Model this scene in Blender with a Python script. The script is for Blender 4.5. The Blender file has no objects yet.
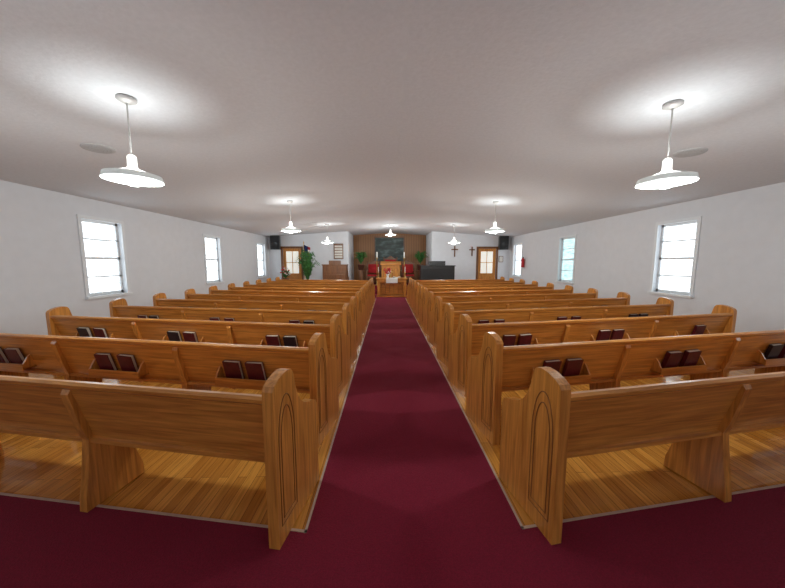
import bpy, math, random
from mathutils import Vector, Matrix
random.seed(7)
sc = bpy.context.scene
try:
    sc.view_settings.view_transform = 'Standard'
    sc.view_settings.look = 'None'
except Exception: pass

# ------------------------------------------------------------ materials
def newmat(name):
    m = bpy.data.materials.new(name); m.use_nodes = True
    nt = m.node_tree; b = nt.nodes['Principled BSDF']
    return m, nt, b
def setin(b, k, v):
    if k in b.inputs: b.inputs[k].default_value = v
def plain(name, col, rough=.5, metal=0, emis=0, ecol=None, noise=0.0, nscale=20, bump=0, coat=0):
    m, nt, b = newmat(name)
    setin(b,'Base Color',(*col,1)); setin(b,'Roughness',rough); setin(b,'Metallic',metal); setin(b,'Coat Weight',coat)
    if emis:
        setin(b,'Emission Color',(*(ecol or col),1)); setin(b,'Emission Strength',emis)
    tc = nt.nodes.new('ShaderNodeTexCoord'); n = nt.nodes.new('ShaderNodeTexNoise')
    n.inputs['Scale'].default_value = nscale; n.inputs['Detail'].default_value = 5
    nt.links.new(tc.outputs['Object'], n.inputs['Vector'])
    r = nt.nodes.new('ShaderNodeValToRGB')
    k0, k1 = 1-noise, 1+noise
    r.color_ramp.elements[0].position=.3; r.color_ramp.elements[1].position=.7
    r.color_ramp.elements[0].color=(*[c*k0 for c in col],1); r.color_ramp.elements[1].color=(*[min(1,c*k1) for c in col],1)
    nt.links.new(n.outputs['Fac'], r.inputs['Fac']); nt.links.new(r.outputs['Color'], b.inputs['Base Color'])
    if bump:
        bp = nt.nodes.new('ShaderNodeBump'); bp.inputs['Strength'].default_value = bump; bp.inputs['Distance'].default_value=.01
        nt.links.new(n.outputs['Fac'], bp.inputs['Height']); nt.links.new(bp.outputs['Normal'], b.inputs['Normal'])
    return m
def wood(name, c0, c1, scale, rough=.35, coat=.2):
    m, nt, b = newmat(name)
    tc = nt.nodes.new('ShaderNodeTexCoord'); mp = nt.nodes.new('ShaderNodeMapping'); mp.inputs['Scale'].default_value = scale
    oi = nt.nodes.new('ShaderNodeObjectInfo'); add = nt.nodes.new('ShaderNodeVectorMath'); add.operation='ADD'
    cx = nt.nodes.new('ShaderNodeMath'); cx.operation='MULTIPLY'; cx.inputs[1].default_value=17
    nt.links.new(oi.outputs['Random'], cx.inputs[0])
    nt.links.new(tc.outputs['Object'], add.inputs[0]); nt.links.new(cx.outputs[0], add.inputs[1])
    nt.links.new(add.outputs[0], mp.inputs['Vector'])
    n = nt.nodes.new('ShaderNodeTexNoise'); n.inputs['Scale'].default_value=2.2; n.inputs['Detail'].default_value=6; n.inputs['Distortion'].default_value=.6
    nt.links.new(mp.outputs[0], n.inputs['Vector'])
    r = nt.nodes.new('ShaderNodeValToRGB'); r.color_ramp.elements[0].position=.3; r.color_ramp.elements[1].position=.68
    r.color_ramp.elements[0].color=(*c0,1); r.color_ramp.elements[1].color=(*c1,1)
    nt.links.new(n.outputs['Fac'], r.inputs['Fac']); nt.links.new(r.outputs['Color'], b.inputs['Base Color'])
    bp = nt.nodes.new('ShaderNodeBump'); bp.inputs['Strength'].default_value=.08; bp.inputs['Distance'].default_value=.002
    nt.links.new(n.outputs['Fac'], bp.inputs['Height']); nt.links.new(bp.outputs['Normal'], b.inputs['Normal'])
    setin(b,'Roughness',rough); setin(b,'Coat Weight',coat); setin(b,'Coat Roughness',.22)
    return m
O0=(.40,.140,.022); O1=(.72,.310,.062)
M_oakh = wood('oak_along', O0, O1, (1.2,22,22), .28, .4)
M_oakv = wood('oak_upright', O0, O1, (22,22,1.2), .28, .4)
M_groove = plain('oak_carved_line', (.22,.08,.02), .5, noise=.2)
M_dkwood = wood('walnut', (.11,.040,.014), (.22,.085,.028), (14,14,1.2))
M_wall = plain('wall_paint', (.77,.79,.83), .85, noise=.02, nscale=6, bump=.05)
M_trimw = plain('white_trim_paint', (.83,.86,.89), .5, noise=.02)
M_ceil = plain('ceiling_stipple', (.72,.745,.785), .95, noise=.03, nscale=30, bump=.25)
M_carpet = plain('maroon_carpet', (.195,.0025,.023), 1, noise=.25, nscale=160, bump=.5)
M_edge = plain('carpet_edge_strip', (.55,.42,.32), .4, noise=.1)
M_black = plain('black_lacquer', (.012,.012,.013), .3, noise=.2)
M_grille = plain('speaker_grille', (.02,.02,.022), .8, noise=.4, nscale=200)
M_white = plain('white_cloth', (.8,.78,.74), .8, noise=.04)
M_brass = plain('brass', (.7,.45,.15), .3, metal=.9, noise=.1)
M_steel = plain('brushed_metal', (.55,.54,.53), .5, metal=.2, noise=.1)
M_red = plain('red_velvet', (.45,.010,.015), .8, noise=.2, nscale=60)
M_book = plain('maroon_book_cover', (.095,.006,.012), .4, noise=.3)
M_bookb = plain('black_book_cover', (.018,.008,.014), .4, noise=.3)
M_pages = plain('book_pages', (.62,.55,.45), .8, noise=.1, nscale=200)
M_leaf = plain('green_leaf', (.045,.16,.035), .5, noise=.5, nscale=15)
M_pot = plain('clay_pot', (.16,.06,.035), .6, noise=.2)
M_flower = plain('red_petal', (.55,.02,.03), .6, noise=.3)
M_wfl = plain('white_petal', (.8,.75,.72), .6, noise=.1)
M_lamp = plain('lit_opal_glass', (.9,.9,.87), .4, emis=1.6, ecol=(1,1,.95))
M_lring = plain('lit_lamp_louver', (.72,.77,.76), .5, emis=.18, ecol=(.97,1,.96), noise=.05)
M_vent = plain('ceiling_speaker_paint', (.52,.53,.54), .7, noise=.2, nscale=150)
M_ivory = plain('ivory_keys', (.75,.72,.65), .4, noise=.05)
M_flagr = plain('flag_stripe_red', (.4,.02,.03), .8, noise=.1)
M_flagb = plain('flag_canton_blue', (.02,.03,.14), .8, noise=.1)
M_doorin = plain('lit_door_glass', (.8,.8,.75), .3, emis=.5, ecol=(.95,.93,.82), noise=.1, nscale=5)

def winglass(name, tint, st):
    m, nt, b = newmat(name)
    tc = nt.nodes.new('ShaderNodeTexCoord'); mp = nt.nodes.new('ShaderNodeMapping'); mp.inputs['Scale'].default_value=(1,2,14)
    n = nt.nodes.new('ShaderNodeTexNoise'); n.inputs['Scale'].default_value=2; n.inputs['Detail'].default_value=3
    nt.links.new(tc.outputs['Object'], mp.inputs['Vector']); nt.links.new(mp.outputs[0], n.inputs['Vector'])
    r = nt.nodes.new('ShaderNodeValToRGB'); r.color_ramp.elements[0].position=.35; r.color_ramp.elements[1].position=.6
    r.color_ramp.elements[0].color=(tint[0]*.34,tint[1]*.38,tint[2]*.40,1); r.color_ramp.elements[1].color=(*tint,1)
    nt.links.new(n.outputs['Fac'], r.inputs['Fac'])
    nt.links.new(r.outputs['Color'], b.inputs['Emission Color']); setin(b,'Emission Strength',st)
    setin(b,'Base Color',(.5,.5,.5,1)); setin(b,'Roughness',.3)
    return m
M_glass = winglass('frosted_daylight_glass',(.84,.95,1.0),3.0)
M_glass2 = winglass('tinted_daylight_glass',(.36,.62,.66),2.0)

def floor_mat():
    m, nt, b = newmat('strip_oak_floor')
    tc = nt.nodes.new('ShaderNodeTexCoord'); mp = nt.nodes.new('ShaderNodeMapping'); mp.inputs['Rotation'].default_value=(0,0,math.pi/2)
    br = nt.nodes.new('ShaderNodeTexBrick')
    nt.links.new(tc.outputs['Object'], mp.inputs['Vector']); nt.links.new(mp.outputs[0], br.inputs['Vector'])
    br.inputs['Scale'].default_value=1; br.inputs['Brick Width'].default_value=.95; br.inputs['Row Height'].default_value=.062
    br.inputs['Mortar Size'].default_value=.0015; br.offset=.37
    br.inputs['Color1'].default_value=(.56,.22,.032,1); br.inputs['Color2'].default_value=(.84,.40,.075,1); br.inputs['Mortar'].default_value=(.2,.07,.015,1)
    mp2 = nt.nodes.new('ShaderNodeMapping'); mp2.inputs['Scale'].default_value=(30,1.5,1)
    n = nt.nodes.new('ShaderNodeTexNoise'); n.inputs['Scale'].default_value=2; n.inputs['Detail'].default_value=5
    nt.links.new(tc.outputs['Object'], mp2.inputs['Vector']); nt.links.new(mp2.outputs[0], n.inputs['Vector'])
    r = nt.nodes.new('ShaderNodeValToRGB'); r.color_ramp.elements[0].color=(.7,.65,.6,1); r.color_ramp.elements[1].color=(1.0,1.0,1.0,1)
    r.color_ramp.elements[0].position=.3; r.color_ramp.elements[1].position=.6
    nt.links.new(n.outputs['Fac'], r.inputs['Fac'])
    mx = nt.nodes.new('ShaderNodeMixRGB'); mx.blend_type='MULTIPLY'; mx.inputs['Fac'].default_value=1
    nt.links.new(br.outputs['Color'], mx.inputs['Color1']); nt.links.new(r.outputs['Color'], mx.inputs['Color2'])
    nt.links.new(mx.outputs['Color'], b.inputs['Base Color']); setin(b,'Roughness',.2); setin(b,'Coat Weight',.4)
    return m
M_floor = floor_mat()

def panel_mat():
    m, nt, b = newmat('brown_wood_panelling')
    tc = nt.nodes.new('ShaderNodeTexCoord'); w = nt.nodes.new('ShaderNodeTexWave'); w.wave_type='BANDS'; w.bands_direction='X'
    w.inputs['Scale'].default_value=2.5; w.inputs['Distortion'].default_value=.2
    nt.links.new(tc.outputs['Object'], w.inputs['Vector'])
    r = nt.nodes.new('ShaderNodeValToRGB'); r.color_ramp.elements[0].color=(.17,.07,.022,1); r.color_ramp.elements[1].color=(.29,.13,.045,1)
    r.color_ramp.elements[1].position=.2
    nt.links.new(w.outputs['Fac'], r.inputs['Fac']); nt.links.new(r.outputs['Color'], b.inputs['Base Color']); setin(b,'Roughness',.5)
    return m
M_panel = panel_mat()
def painting_mat():
    m, nt, b = newmat('dark_landscape_canvas')
    tc = nt.nodes.new('ShaderNodeTexCoord'); mp = nt.nodes.new('ShaderNodeMapping'); mp.inputs['Scale'].default_value=(1,1,2.5)
    n = nt.nodes.new('ShaderNodeTexNoise'); n.inputs['Scale'].default_value=2.2; n.inputs['Detail'].default_value=6
    nt.links.new(tc.outputs['Object'], mp.inputs['Vector']); nt.links.new(mp.outputs[0], n.inputs['Vector'])
    r = nt.nodes.new('ShaderNodeValToRGB'); e=r.color_ramp.elements
    e[0].position=.35; e[0].color=(.008,.012,.012,1); e[1].position=.7; e[1].color=(.13,.19,.19,1)
    x=e.new(.52); x.color=(.025,.048,.042,1)
    nt.links.new(n.outputs['Fac'], r.inputs['Fac']); nt.links.new(r.outputs['Color'], b.inputs['Base Color']); setin(b,'Roughness',.5)
    return m
M_paint = painting_mat()

# ------------------------------------------------------------ mesh builder
class MB:
    def __init__(s): s.v=[]; s.f=[]; s.m=[]; s.mats=[]; s.sm=[]
    def mi(s, mat):
        if mat not in s.mats: s.mats.append(mat)
        return s.mats.index(mat)
    def add(s, vs, fs, mat, M=None, smooth=False):
        o=len(s.v); k=s.mi(mat)
        for p in vs:
            p=Vector(p)
            if M is not None: p=M@p
            s.v.append(p[:])
        for f in fs: s.f.append([i+o for i in f]); s.m.append(k); s.sm.append(smooth)
    def box(s, a, b, mat, M=None):
        x0,y0,z0=a; x1,y1,z1=b
        vs=[(x0,y0,z0),(x1,y0,z0),(x1,y1,z0),(x0,y1,z0),(x0,y0,z1),(x1,y0,z1),(x1,y1,z1),(x0,y1,z1)]
        fs=[(0,3,2,1),(4,5,6,7),(0,1,5,4),(1,2,6,5),(2,3,7,6),(3,0,4,7)]
        s.add(vs,fs,mat,M)
    def prism(s, prof, c0, c1, axis, mat, M=None, smooth=False):
        def P(u,w,c):
            return {'x':(c,u,w),'y':(u,c,w),'z':(u,w,c)}[axis]
        n=len(prof); vs=[P(u,w,c0) for u,w in prof]+[P(u,w,c1) for u,w in prof]
        fs=[list(range(n))[::-1], list(range(n,2*n))]+[(i,(i+1)%n,n+(i+1)%n,n+i) for i in range(n)]
        s.add(vs,fs,mat,M)
    def lathe(s, prof, mat, c=(0,0,0), n=32, M=None, smooth=True):
        vs=[];fs=[]
        for r,z in prof:
            for i in range(n):
                a=2*math.pi*i/n; vs.append((c[0]+r*math.cos(a),c[1]+r*math.sin(a),c[2]+z))
        for j in range(len(prof)-1):
            for i in range(n):
                fs.append((j*n+i,j*n+(i+1)%n,(j+1)*n+(i+1)%n,(j+1)*n+i))
        s.add(vs,fs,mat,M,smooth)
    def tube(s, pts, r, mat, n=6, M=None):
        pts=[Vector(p) for p in pts]; vs=[];fs=[]
        for i,p in enumerate(pts):
            t=(pts[min(i+1,len(pts)-1)]-pts[max(i-1,0)]).normalized()
            a=t.orthogonal().normalized() if i==0 else (a0-t*a0.dot(t)).normalized()
            a0=a; b=t.cross(a)
            for k in range(n):
                an=2*math.pi*k/n; vs.append((p+a*r*math.cos(an)+b*r*math.sin(an))[:])
        for i in range(len(pts)-1):
            for k in range(n): fs.append((i*n+k,i*n+(k+1)%n,(i+1)*n+(k+1)%n,(i+1)*n+k))
        s.add(vs,fs,mat,M,True)
    def mesh(s,name):
        me=bpy.data.meshes.new(name); me.from_pydata(s.v,[],s.f)
        for m in s.mats: me.materials.append(m)
        for p,k,q in zip(me.polygons,s.m,s.sm): p.material_index=k; p.use_smooth=q
        me.update()
        import bmesh
        bm=bmesh.new(); bm.from_mesh(me); bmesh.ops.recalc_face_normals(bm,faces=bm.faces); bm.to_mesh(me); bm.free()
        return me
    def obj(s,name,loc=(0,0,0),rz=0,bevel=0):
        o=bpy.data.objects.new(name,s.mesh(name)); sc.collection.objects.link(o)
        o.location=loc; o.rotation_euler=(0,0,rz)
        if bevel: addbev(o,bevel)
        return o
def addbev(o,w):
    b=o.modifiers.new('bevel','BEVEL'); b.width=w; b.segments=2; b.limit_method='ANGLE'; b.angle_limit=math.radians(35)

# ------------------------------------------------------------ room
HW=5.5; WH=2.6; SL=.07; YB=-3.4; YF=13.6; YR=15.6; RX=1.9
def zc(x): return WH+SL*(HW-abs(x))
b=MB(); b.box((-HW,YB,-.1),(HW,YR,0),M_floor); b.obj('floor')
b=MB()
for sgn in (-1,1):
    b.prism([(0,zc(0)),(sgn*(HW+.2),zc(HW+.2)),(sgn*(HW+.2),zc(HW+.2)+.1),(0,zc(0)+.1)],YB-.15,YR+.1,'y',M_ceil)
b.obj('ceiling')
WC=[-1.25,2.25,5.75,9.25,12.75]; WZ0,WZ1,WW=.85,2.23,.39
def sidewall(sgn,name):
    b=MB(); x0,x1=sorted((sgn*HW,sgn*(HW+.2)))
    ys=[YB-.15]
    for c in WC: ys+= [c-WW,c+WW]
    ys.append(YF+.15)
    for i in range(0,len(ys),2): b.box((x0,ys[i],0),(x1,ys[i+1],WH),M_wall)
    for c in WC:
        b.box((x0,c-WW,0),(x1,c+WW,WZ0),M_wall); b.box((x0,c-WW,WZ1),(x1,c+WW,WH),M_wall)
    b.obj(name)
sidewall(-1,'wall_left'); sidewall(1,'wall_right')
b=MB(); b.prism([(-HW,0),(HW,0),(HW,WH),(0,zc(0)),(-HW,WH)],YB-.15,YB,'y',M_wall); b.obj('wall_back')
D0,D1,DH=4.05,4.87,2.08
b=MB()
for s in (-1,1):
    b.prism([(s*D1,0),(s*HW,0),(s*HW,WH),(s*D1,zc(D1))],YF,YF+.15,'y',M_wall)
    b.prism([(s*D0,DH),(s*D1,DH),(s*D1,zc(D1)),(s*D0,zc(D0))],YF,YF+.15,'y',M_wall)
    b.prism([(s*RX,0),(s*D0,0),(s*D0,zc(D0)),(s*RX,zc(RX))],YF,YF+.15,'y',M_wall)
    b.prism([(s*RX,0),(s*(RX+.1),0),(s*(RX+.1),zc(RX)),(s*RX,zc(RX))],YF+.15,YR,'y',M_wall)
b.obj('wall_front')
b=MB(); b.prism([(-RX-.1,0),(RX+.1,0),(RX+.1,zc(RX)),(0,zc(0)),(-RX-.1,zc(RX))],YR,YR+.1,'y',M_panel); b.obj('wall_chancel')
for s,n in ((-1,'left'),(1,'right')):
    b=MB(); x0,x1=sorted((s*(HW-.015),s*HW)); b.box((x0,YB,0),(x1,YF,.1),M_trimw); b.obj('baseboard_'+n)
# windows
k=0
for s in (-1,1):
    for ci,c in enumerate(WC):
        k+=1; b=MB(); X=s*HW
        def bx(xa,xb,y0,y1,z0,z1,m=M_trimw):
            a,bb=sorted((X+s*xa,X+s*xb)); b.box((a,y0,z0),(bb,y1,z1),m)
        bx(-.02,0,c-WW-.06,c-WW,WZ0-.02,WZ1+.06); bx(-.02,0,c+WW,c+WW+.06,WZ0-.02,WZ1+.06)
        bx(-.02,0,c-WW,c+WW,WZ1,WZ1+.06); bx(-.06,.06,c-WW-.07,c+WW+.07,WZ0-.045,WZ0-.0)
        bx(.07,.12,c-WW,c-WW+.045,WZ0,WZ1); bx(.07,.12,c+WW-.045,c+WW,WZ0,WZ1)
        bx(.07,.12,c-WW,c+WW,WZ0,WZ0+.05); bx(.07,.12,c-WW,c+WW,WZ1-.045,WZ1)
        H=(WZ1-WZ0)
        for t in (.25,.5,.75):
            h=.012 if t!=.5 else .022
            bx(.07,.12,c-WW,c+WW,WZ0+H*t-h,WZ0+H*t+h)
        g=M_glass2 if (s==1 and ci==3) else M_glass
        bx(.10,.11,c-WW+.04,c+WW-.04,WZ0+.04,WZ1-.04,g)
        b.obj('window_%d'%k)
# doors
for i,s in enumerate((-1,1)):
    b=MB(); xa,xb=sorted((s*D0,s*D1))
    b.box((xa-.09,YF-.025,0),(xa,YF,DH+.09),M_dkwood); b.box((xb,YF-.025,0),(xb+.09,YF,DH+.09),M_dkwood)
    b.box((xa,YF-.025,DH),(xb,YF,DH+.09),M_dkwood)
    y0,y1=YF+.03,YF+.075
    b.box((xa,y0,0),(xa+.13,y1,DH),M_oakv); b.box((xb-.13,y0,0),(xb,y1,DH),M_oakv)
    b.box((xa+.13,y0,0),(xb-.13,y1,.95),M_oakv); b.box((xa+.13,y0,DH-.13),(xb-.13,y1,DH),M_oakv)
    b.box((xa+.13,y0+.015,.95),(xb-.13,y1-.01,DH-.13),M_doorin)
    b.box(((xa+xb)/2-.012,y0,.95),((xa+xb)/2+.012,y1,DH-.13),M_oakv); b.box((xa+.13,y0,1.43),(xb-.13,y1,1.455),M_oakv)
    b.box((xa+.2,y0-.01,.2),(xb-.2,y0,.8),M_oakv)
    b.lathe([(.0005,-.03),(.03,-.02),(.03,.02),(.0005,.03)],M_brass,(xa+.07 if s>0 else xb-.07,y0-.03,1.0),12)
    b.obj('door_%d'%(i+1))

# carpets
T=.008; AW=.59; ye=1.46; sl=.15; YE=11.95
b=MB()
b.prism([(-HW,YB),(HW,YB),(HW,ye+sl*(HW-AW)),(AW,ye),(-AW,ye),(-HW,ye+sl*(HW-AW))],0,T,'z',M_carpet); b.obj('rear_carpet')
b=MB(); b.box((-AW,ye,0),(AW,YE,T),M_carpet); b.obj('aisle_carpet')
b=MB(); b.box((-HW+.02,YE,0),(HW-.02,13.19,T),M_carpet); b.obj('front_carpet')
b=MB()
for s in (-1,1):
    x0,x1=sorted((s*AW,s*(AW+.014))); b.box((x0,ye,0),(x1,YE,T+.002),M_edge)
    b.prism([(s*AW,ye),(s*HW,ye+sl*(HW-AW)),(s*HW,ye+.016+sl*(HW-AW)),(s*AW,ye+.016)],0,T+.002,'z',M_edge)
b.obj('trim_1')
# chancel platform
PX=RX-.01
b=MB(); b.box((-PX,13.2,0),(PX,YR-.01,.2),M_carpet); b.box((-PX,13.5,.2),(PX,YR-.01,.38),M_carpet); b.obj('chancel_platform')

# ------------------------------------------------------------ pews
TH=math.radians(10); L=3.78; PT=.058
end_prof=[(0,0),(0,.80),(.002,.835),(.015,.858),(.05,.878),(.10,.893),(.15,.897),(.185,.888),(.205,.865),(.215,.83),(.228,.775),(.25,.715),(.285,.665),(.33,.63),(.39,.605),(.45,.59),(.485,.572),(.50,.54),(.50,0)]
def arch_pts(cy,hw,z0,zs,za,n=8):
    pts=[(cy-hw,z0),(cy-hw,zs)]
    for i in range(1,n+1):
        t=i/n; pts.append((cy-hw*(1-t**1.6), zs+(za-zs)*math.sin(t*math.pi/2)))
    r=[(2*cy-y,z) for y,z in reversed(pts[:-1])]
    return pts+r
def by(z): return .115-.26*(z-.42)
def pew_mesh(racks):
    b=MB(); h=L/2
    for s in (-1,1):
        x0,x1=sorted((s*h,s*(h-PT)))
        b.prism(end_prof,x0,x1,'x',M_oakv)
        xf=s*(h+.001)
        for (hw,z0,zs,za) in ((.08,.10,.56,.78),(.058,.13,.55,.72)):
            p=arch_pts(.115,hw,z0,zs,za)
            b.tube([(xf,y,z) for y,z in p]+[(xf,p[0][0],p[0][1])],.003,M_groove,5)
    xi=h-PT; D=-.012
    back=[(by(.42),.42),(by(.60),.60),(by(.77),.77+D),(by(.79)-.012,.785+D),(by(.81)-.012,.805+D),(by(.82)+.005,.818+D),(by(.82)+.03,.815+D),(by(.80)+.038,.795+D),(by(.77)+.028,.76+D),(by(.6)+.026,.6),(by(.42)+.026,.42)]
    b.prism(back,-xi,xi,'x',M_oakh)
    seat=[(.09,.40),(.47,.415),(.50,.425),(.505,.44),(.49,.452),(.44,.452),(.25,.435),(.09,.425)]
    b.prism(seat,-xi,xi,'x',M_oakh)
    for s in (-1,1):
        c=s*L/6; e=.002
        sup=[(by(.76)-e,.755),(by(.74)-.02,.73),(by(.62)-.03,.62),(by(.5)-.035,.5),(by(.42)-.03,.42),(.075,.32),(.06,.2),(.04,.08),(.035,0),
             (.38,0),(.375,.08),(.34,.2),(.36,.30),(.44,.38),(.47,.415),(.10,.399),(by(.42)-e+.01,.42)]
        b.prism(sup,c-.026,c+.026,'x',M_oakv)
    if racks:
        for k in (-1,0,1):
            c=k*(L/3)
            z=.47; w=.26
            b.box((c-w,by(z)-.085,z),(c+w,by(z)+.0,z+.014),M_oakh)
            b.box((c-w,by(z)-.097,z-.008),(c+w,by(z)-.083,z+.05),M_oakh)
            for q in (-1,1):
                xa,xb=sorted((c+q*w,c+q*(w-.014)))
                b.prism([(by(z)-.09,z),(by(z)+.0,z),(by(z+.13),z+.13),(by(z+.1)-.03,z+.11),(by(z)-.09,z+.05)],xa,xb,'x',M_oakv)
    return b.mesh('church_pew_mesh')
me_plain=pew_mesh(False); me_rack=pew_mesh(True)
books=MB(); NR=12
def book(b,M,c,z,tilt,mat,th,w=.145,hh=.175):
    lean=math.atan(.26)
    R=Matrix.Translation((c,by(z)-.012-th,z))@Matrix.Rotation(lean,4,'X')@Matrix.Rotation(tilt,4,'Y')
    b.box((-w/2,-.0,0),(w/2,.004,hh),mat,M@R); b.box((-w/2,th-.004,0),(w/2,th,hh),mat,M@R)
    b.box((-w/2,.004,0),(-w/2+.006,th-.004,hh),mat,M@R)
    b.box((-w/2+.006,.004,.004),(w/2-.005,th-.004,hh-.004),M_pages,M@R)
for r in range(NR):
    for s in (-1,1):
        o=bpy.data.objects.new('church_pew', me_plain if r==0 else me_rack); sc.collection.objects.link(o)
        rz=s*TH; Rm=Matrix.Rotation(rz,4,'Z')
        corner=Vector((s*.70,1.365+.85*r,(T+.001) if r==0 else .0))
        loc=corner-Rm@Vector((-s*L/2,0,0))
        o.location=loc; o.rotation_euler=(0,0,rz); addbev(o,.006)
        if r>0:
            M=Matrix.Translation(loc)@Rm
            for k in (-1,0,1):
                c=k*L/3
                for q in (-1,1):
                    if random.random()<.08: continue
                    mat=M_book if random.random()<.6 else M_bookb
                    book(books,M,c+q*.105+random.uniform(-.02,.02),.487,random.uniform(-.05,.05),mat,random.choice((.03,.036,.03)))
books.obj('hymnals')
# ------------------------------------------------------------ pendant lamps
def lamp(x,y,ztop,zd,k=1):
    b=MB(); h=ztop-zd
    b.lathe([(.0005,h+.0),(.068,h),(.07,h-.02),(.045,h-.035),(.012,h-.045)],M_steel)
    b.lathe([(.006,h-.04),(.006,.20)],M_steel,n=10)
    b.lathe([(.006,.215),(.02,.21),(.032,.195),(.034,.115),(.045,.095),(.10,.075),(.12,.055),(.115,.045),(.0005,.04)],M_lamp)
    for r0,z0 in ((.208,.0),(.168,-.008),(.128,-.016),(.09,-.022)):
        b.lathe([(r0,z0),(r0-.010,z0+.045),(r0-.014,z0+.045),(r0-.006,z0),(r0,z0)],M_lring,n=48)
    for i in range(4):
        a=math.pi/4+i*math.pi/2
        b.box((.0,-.003,.012),(.20,.003,.028),M_lring,Matrix.Rotation(a,4,'Z'))
    b.lathe([(.0005,-.045),(.035,-.04),(.055,-.01),(.05,.03),(.035,.045)],M_lamp)
    o=b.obj('pendant_lamp',(x,y,zd))
    for nm,dz,en,rad in (('bulb_up',.10,UP,.15),('bulb_down',-.14,DN,.08)):
        l=bpy.data.lights.new(nm,'POINT'); l.energy=en*k; l.color=(.95,1,.98); l.shadow_soft_size=rad
        lo=bpy.data.objects.new(nm,l); sc.collection.objects.link(lo); lo.parent=o; lo.location=(0,0,dz)
UP=21; DN=44
for yy in (-1.45,2.65,6.8,10.9):
    for s in (-1,1): lamp(s*2.31,yy,zc(2.31),2.16,.45 if yy<0 else 1)
lamp(0,12.5,zc(0),2.58)
for s in (-1,1):
    b=MB(); b.lathe([(.0005,-.016),(.11,-.016),(.145,-.009),(.15,0)],M_vent,n=40)
    for r0 in (.04,.07,.10): b.lathe([(r0,-.017),(r0+.008,-.020),(r0+.014,-.017)],M_vent,n=40)
    o=b.obj('ceiling_speaker',(s*3.4,3.55,zc(3.4))); o.rotation_euler=(0,s*math.atan(SL),0)

# ------------------------------------------------------------ front furniture
b=MB()  # communion table
X=.66
b.box((-X,-.3,.74),(X,.3,.79),M_oakh); b.box((-X+.05,-.26,.62),(X-.05,.26,.74),M_oakh)
for sx in (-1,1):
    for sy in (-1,1):
        cx,cy=sx*(X-.1),sy*.2; b.box((cx-.05,cy-.05,0),(cx+.05,cy+.05,.62),M_oakv)
b.box((-X+.15,-.02,.08),(X-.15,.02,.62),M_oakh); b.box((-X+.02,-.27,0),(X-.02,.27,.06),M_oakh)
for q in (-.36,0,.36): b.tube([(q+y,-.028,z) for y,z in arch_pts(0,.09,.15,.4,.56)],.008,M_groove,5)
b.obj('communion_table',(0.05,12.5,T),bevel=.006)
b=MB()
b.box((-.24,-.301,.0),(.24,.0,.004),M_white)
b.box((-.24,-.306,-.2),(.24,-.302,.004),M_white)
b.obj('table_runner',(0.05,12.5,.79+T+.001))
zt=.79+T+.006
b=MB(); b.lathe([(.0005,0),(.07,0),(.05,.02),(.04,.08),(.07,.16),(.06,.17)],M_white,n=20)
for i in range(30):
    a=random.uniform(0,6.28); r=random.uniform(0,.15); z=.2+random.uniform(0,.2)
    m=random.choice((M_flower,M_flower,M_wfl))
    b.lathe([(.0005,-.03),(.03,-.01),(.035,.01),(.012,.03),(.0005,.025)],m,(r*math.cos(a),r*math.sin(a),z),8)
    b.tube([(0,0,.12),(r*math.cos(a),r*math.sin(a),z)],.004,M_leaf,4)
b.obj('flower_vase',(-.12,12.42,zt))
for s in (-1,1):
    b=MB(); b.lathe([(.0005,0),(.06,0),(.03,.02),(.012,.05),(.02,.12),(.012,.2),(.035,.24),(.0005,.245)],M_brass,n=16)
    b.lathe([(.013,.24),(.013,.46),(.0005,.47)],M_white,n=10); b.obj('candlestick',(.05+s*.56,12.45,zt-.005))
b=MB(); 
b.prism([(-.15,.03),(0,.0),(.15,.03),(.15,.05),(0,.02),(-.15,.05)],-.12,.12,'y',M_pages)
b.prism([(-.16,.0),(.16,.0),(.16,.03),(0,.0),(-.16,.03)],-.13,.13,'y',M_bookb); b.obj('open_bible',(.27,12.62,zt-.004))
# pulpit on the platform
b=MB()
b.prism([(-.42,0),(.42,0),(.42,.95),(-.42,.95)],-.2,.2,'y',M_oakv)
b.box((-.47,-.25,0),(.47,.25,.08),M_oakh); b.prism([(-.27,.95),(.27,.95),(.27,1.12),(-.27,1.0)],-.48,.48,'x',M_oakh)
for q in (-.25,0,.25): b.tube([(q+y,-.205,z) for y,z in arch_pts(0,.09,.2,.62,.82)],.01,M_groove,5)
b.box((-.03,-.215,.3),(.03,-.2,.8),M_brass); b.box((-.12,-.215,.6),(.12,-.2,.66),M_brass)
b.obj('pulpit',(0.02,13.85,.38),bevel=.006)
def throne(x,y,w,h,z=.38):
    b=MB(); a=w/2
    for sx in (-1,1):
        b.box((sx*a-.035,-.3,0),(sx*a+.035,-.23,.66),M_dkwood); b.box((sx*a-.035,.2,0),(sx*a+.035,.27,h-.15),M_dkwood)
        b.box((sx*a-.045,-.32,.64),(sx*a+.045,.2,.69),M_dkwood)
        b.lathe([(.0005,0),(.03,.02),(.02,.05),(.03,.08),(.0005,.12)],M_dkwood,(sx*a,.235,h-.15),10)
    b.box((-a,-.28,.32),(a,.25,.40),M_dkwood); b.box((-a+.03,-.27,.40),(a-.03,.2,.48),M_red)
    b.box((-a+.05,.19,.55),(a-.05,.22,h-.18),M_red)
    b.prism([(-a,h-.2),(a,h-.2),(a,h-.14),(a*.5,h-.08),(0,h+.03),(-a*.5,h-.08),(-a,h-.14)],.2,.26,'y',M_dkwood)
    b.obj('clergy_chair',(x,y,z),bevel=.005)
throne(-.82,14.6,.62,1.16); throne(.89,14.6,.62,1.16); throne(.03,14.9,.66,1.38)
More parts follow.
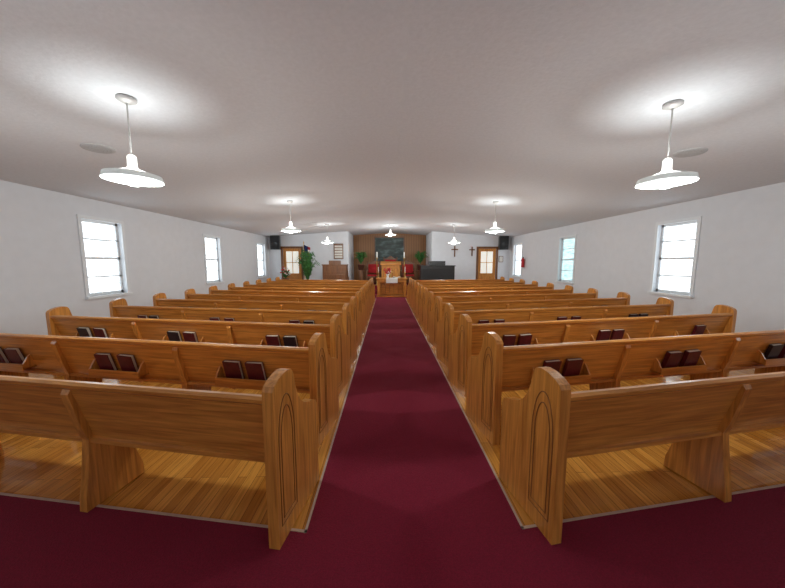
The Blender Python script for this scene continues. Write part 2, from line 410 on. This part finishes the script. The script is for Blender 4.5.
for s in (-1,1):
    b=MB(); b.lathe([(.0005,0),(.14,0),(.13,.02),(.03,.05),(.018,.2),(.018,.9),(.03,.95),(.018,1.0),(.018,1.25),(.07,1.28),(.0005,1.285)],M_brass,n=16)
    b.lathe([(.03,1.28),(.03,1.55),(.0005,1.56)],M_white,n=12); b.obj('floor_candle_stand',(.02+s*.64,13.95,.38))
# painting
b=MB(); b.box((-.74,-.02,-.6),(.74,0,.6),M_paint)
for a,c in (((-.80,-.04,.6),(.80,.0,.66)),((-.80,-.04,-.66),(.80,0,-.6)),((-.80,-.04,-.6),(-.74,0,.6)),((.74,-.04,-.6),(.80,0,.6))): b.box(a,c,M_dkwood)
b.obj('framed_painting',(-.02,YR-.002,2.12))
# plants
def fern(x,y,z,pedestal,spread,height,n=34,name='potted_fern',fl=False,lw=.10):
    b=MB(); p=pedestal
    if p:
        b.box((-.14,-.14,0),(.14,.14,.05),M_dkwood); b.box((-.09,-.09,.05),(.09,.09,p-.04),M_dkwood); b.box((-.15,-.15,p-.04),(.15,.15,p),M_dkwood)
    b.lathe([(.0005,p),(.11,p),(.15,p+.24),(.165,p+.24),(.165,p+.28),(.14,p+.28),(.13,p+.25),(.0005,p+.25)],M_pot,n=20)
    for i in range(n):
        a=random.uniform(0,6.28); sp=spread*random.uniform(.35,1); ht=height*random.uniform(.55,1)
        pts=[]
        for j in range(9):
            t=j/8; r=sp*t; zz=p+.25+ht*math.sin(min(t*1.9,2.2))/1.0*(1 if t<.8 else .95)
            pts.append(Vector((r*math.cos(a),r*math.sin(a),zz)))
        b.tube(pts,.004,M_leaf,4)
        side=Vector((-math.sin(a),math.cos(a),0))
        for j in range(2,9):
            q=pts[j]; d=(pts[j]-pts[j-1]).normalized(); w=lw*(1.15-j/9)
            for sg in (-1,1):
                tip=q+side*sg*w+d*.07+Vector((0,0,-.03)); 
                b.add([q-d*.018,q+d*.018,tip],[(0,1,2)],M_leaf)
                q2=q-d*.03; b.add([q2-d*.014,q2+d*.014,q2+side*sg*w+d*.05+Vector((0,0,-.02))],[(0,1,2)],M_leaf)
    if fl:
        for i in range(22):
            a=random.uniform(0,6.28); r=random.uniform(.05,.24)
            b.lathe([(.0005,-.03),(.04,-.01),(.045,.01),(.0005,.03)],random.choice((M_flower,M_wfl)),(r*math.cos(a),r*math.sin(a),p+.4+random.uniform(0,.35)),8)
    b.obj(name,(x,y,z))
fern(-3.50,12.5,T,.3,.52,1.4,64,'potted_palm',False,.17)
fern(-1.40,14.3,.38,.7,.38,.65,50); fern(1.45,14.3,.38,.7,.38,.65,50)
fern(-4.42,12.5,T,.5,.2,.35,24,'flower_arrangement',True)
# organ
b=MB(); w=.50
b.box((-w,0,0),(w,.5,1.05),M_dkwood); b.box((-w,0,1.05),(w,.42,1.32),M_dkwood); b.box((-w-.03,-.02,1.32),(w+.03,.45,1.36),M_dkwood)
b.box((-w+.06,.45,.70),(w-.06,.72,.74),M_dkwood); b.box((-w+.08,.5,.74),(w-.08,.7,.76),M_ivory)
for sx in (-1,1): b.box((sx*w-.03*(sx>0),.5,0),(sx*w+.03*(sx<0),.75,.82),M_dkwood)
b.box((-w+.08,-.015,.2),(w-.08,0,.95),M_dkwood); b.box((-.25,.1,1.36),(.25,.14,1.52),M_dkwood)
b.obj('organ_console',(-2.34,12.4,T),bevel=.006)
# upright piano
b=MB(); w=.72
b.box((-w,0,0),(w,.4,1.28),M_black); b.box((-w-.03,-.02,1.28),(w+.03,.43,1.32),M_black)
b.box((-w,.4,.62),(w,.68,.70),M_black); b.box((-w+.06,.42,.70),(w-.06,.62,.715),M_ivory)
for i in range(30): b.box((-w+.09+i*.043,.42,.715),(-w+.105+i*.043,.53,.728),M_black)
for sx in (-1,1):
    xa,xb=sorted((sx*w,sx*(w-.07))); b.box((xa,.4,0),(xb,.68,.85),M_black)
b.box((-w+.1,-.012,.25),(w-.1,0,1.18),M_grille); b.box((-.35,.15,1.32),(.35,.18,1.50),M_black)
b.obj('upright_piano',(1.98,12.4,T),bevel=.006)
# flag
b=MB(); b.lathe([(.0005,0),(.13,0),(.12,.04),(.03,.07),(.014,.1),(.014,2.28),(.03,2.30),(.012,2.34),(.0005,2.42)],M_brass,n=14)
def cloth(i0,i1,z0,z1,mat):
    n=10; vs=[];fs=[]
    for i in range(n+1):
        t=i0+(i1-i0)*i/n
        for z in (z0,z1): vs.append((.015+t*.26*(1-.25*(2.2-z)), .05*math.sin(t*14),z - t*.12))
    for i in range(n): fs.append((2*i,2*i+2,2*i+3,2*i+1))
    b.add(vs,fs,mat,None,True)
for i in range(9):
    zt2=2.22-i*.13; m=M_flagr if i%2==0 else M_wfl
    if i<4: cloth(0,.55,zt2-.13,zt2,M_flagb); cloth(.55,1,zt2-.13,zt2,m)
    else: cloth(0,1,zt2-.13,zt2,m)
b.obj('flag_on_stand',(-3.85,13.35,T))
# wall speakers
for s in (-1,1):
    b=MB(); b.prism([(-.2,-.14),(.2,-.14),(.16,.14),(-.16,.14)],-.3,.3,'z',M_black)
    b.box((-.18,-.155,-.28),(.18,-.14,.28),M_grille)
    b.lathe([(.0005,0),(.09,0),(.13,.02)],M_black,(0,0,0),20,Matrix.Translation((0,-.158,-.1))@Matrix.Rotation(math.pi/2,4,'X'))
    b.box((-.03,.14,-.05),(.03,.24,.05),M_steel)
    o=b.obj('wall_speaker',(s*5.08,YF-.245,2.32),bevel=.005)
# crosses + hymn board
for x,z,h in ((2.95,1.95,.5),(3.75,1.95,.42)):
    b=MB(); b.box((-.025,-.03,-h/2),(.025,0,h/2),M_dkwood); b.box((-h*.3,-.03,h*.12),(h*.3,0,h*.12+.05),M_dkwood); b.obj('wall_cross',(x,YF-.001,z))
b=MB(); b.box((-.22,-.03,-.35),(.22,0,.35),M_dkwood)
for i in range(5): b.box((-.17,-.035,-.3+i*.12),(.17,-.03,-.22+i*.12),M_ivory)
b.obj('hymn_board',(-2.35,YF-.001,1.95))
b=MB(); b.box((-.1,-.02,-.14),(.1,0,.14),M_dkwood); b.box((-.08,-.024,-.12),(.08,-.02,.12),M_white); b.obj('framed_notice',(5.1,YF-.001,1.6))
b=MB(); b.lathe([(.0005,-.2),(.06,-.2),(.065,-.18),(.065,.12),(.03,.17),(.02,.2),(.0005,.2)],M_flower,n=16); b.box((-.015,-.01,.18),(.06,.01,.22),M_black); b.box((-.01,.05,-.05),(.01,.075,.05),M_steel)
o=b.obj('fire_extinguisher',(HW-.09,12.05,1.45)); o.rotation_euler=(0,0,-math.pi/2)

# ------------------------------------------------------------ world, camera
w=bpy.data.worlds.new('world'); sc.world=w; w.use_nodes=True
w.node_tree.nodes['Background'].inputs['Color'].default_value=(.75,.87,1,1); w.node_tree.nodes['Background'].inputs['Strength'].default_value=1
cam=bpy.data.cameras.new('camera'); co=bpy.data.objects.new('camera',cam); sc.collection.objects.link(co)
cam.sensor_width=36; cam.lens=295/785*36; cam.clip_start=.02
co.location=(-.15,0,1.47); co.rotation_euler=(math.radians(90-6.2),0,math.radians(-1.07))
sc.camera=co
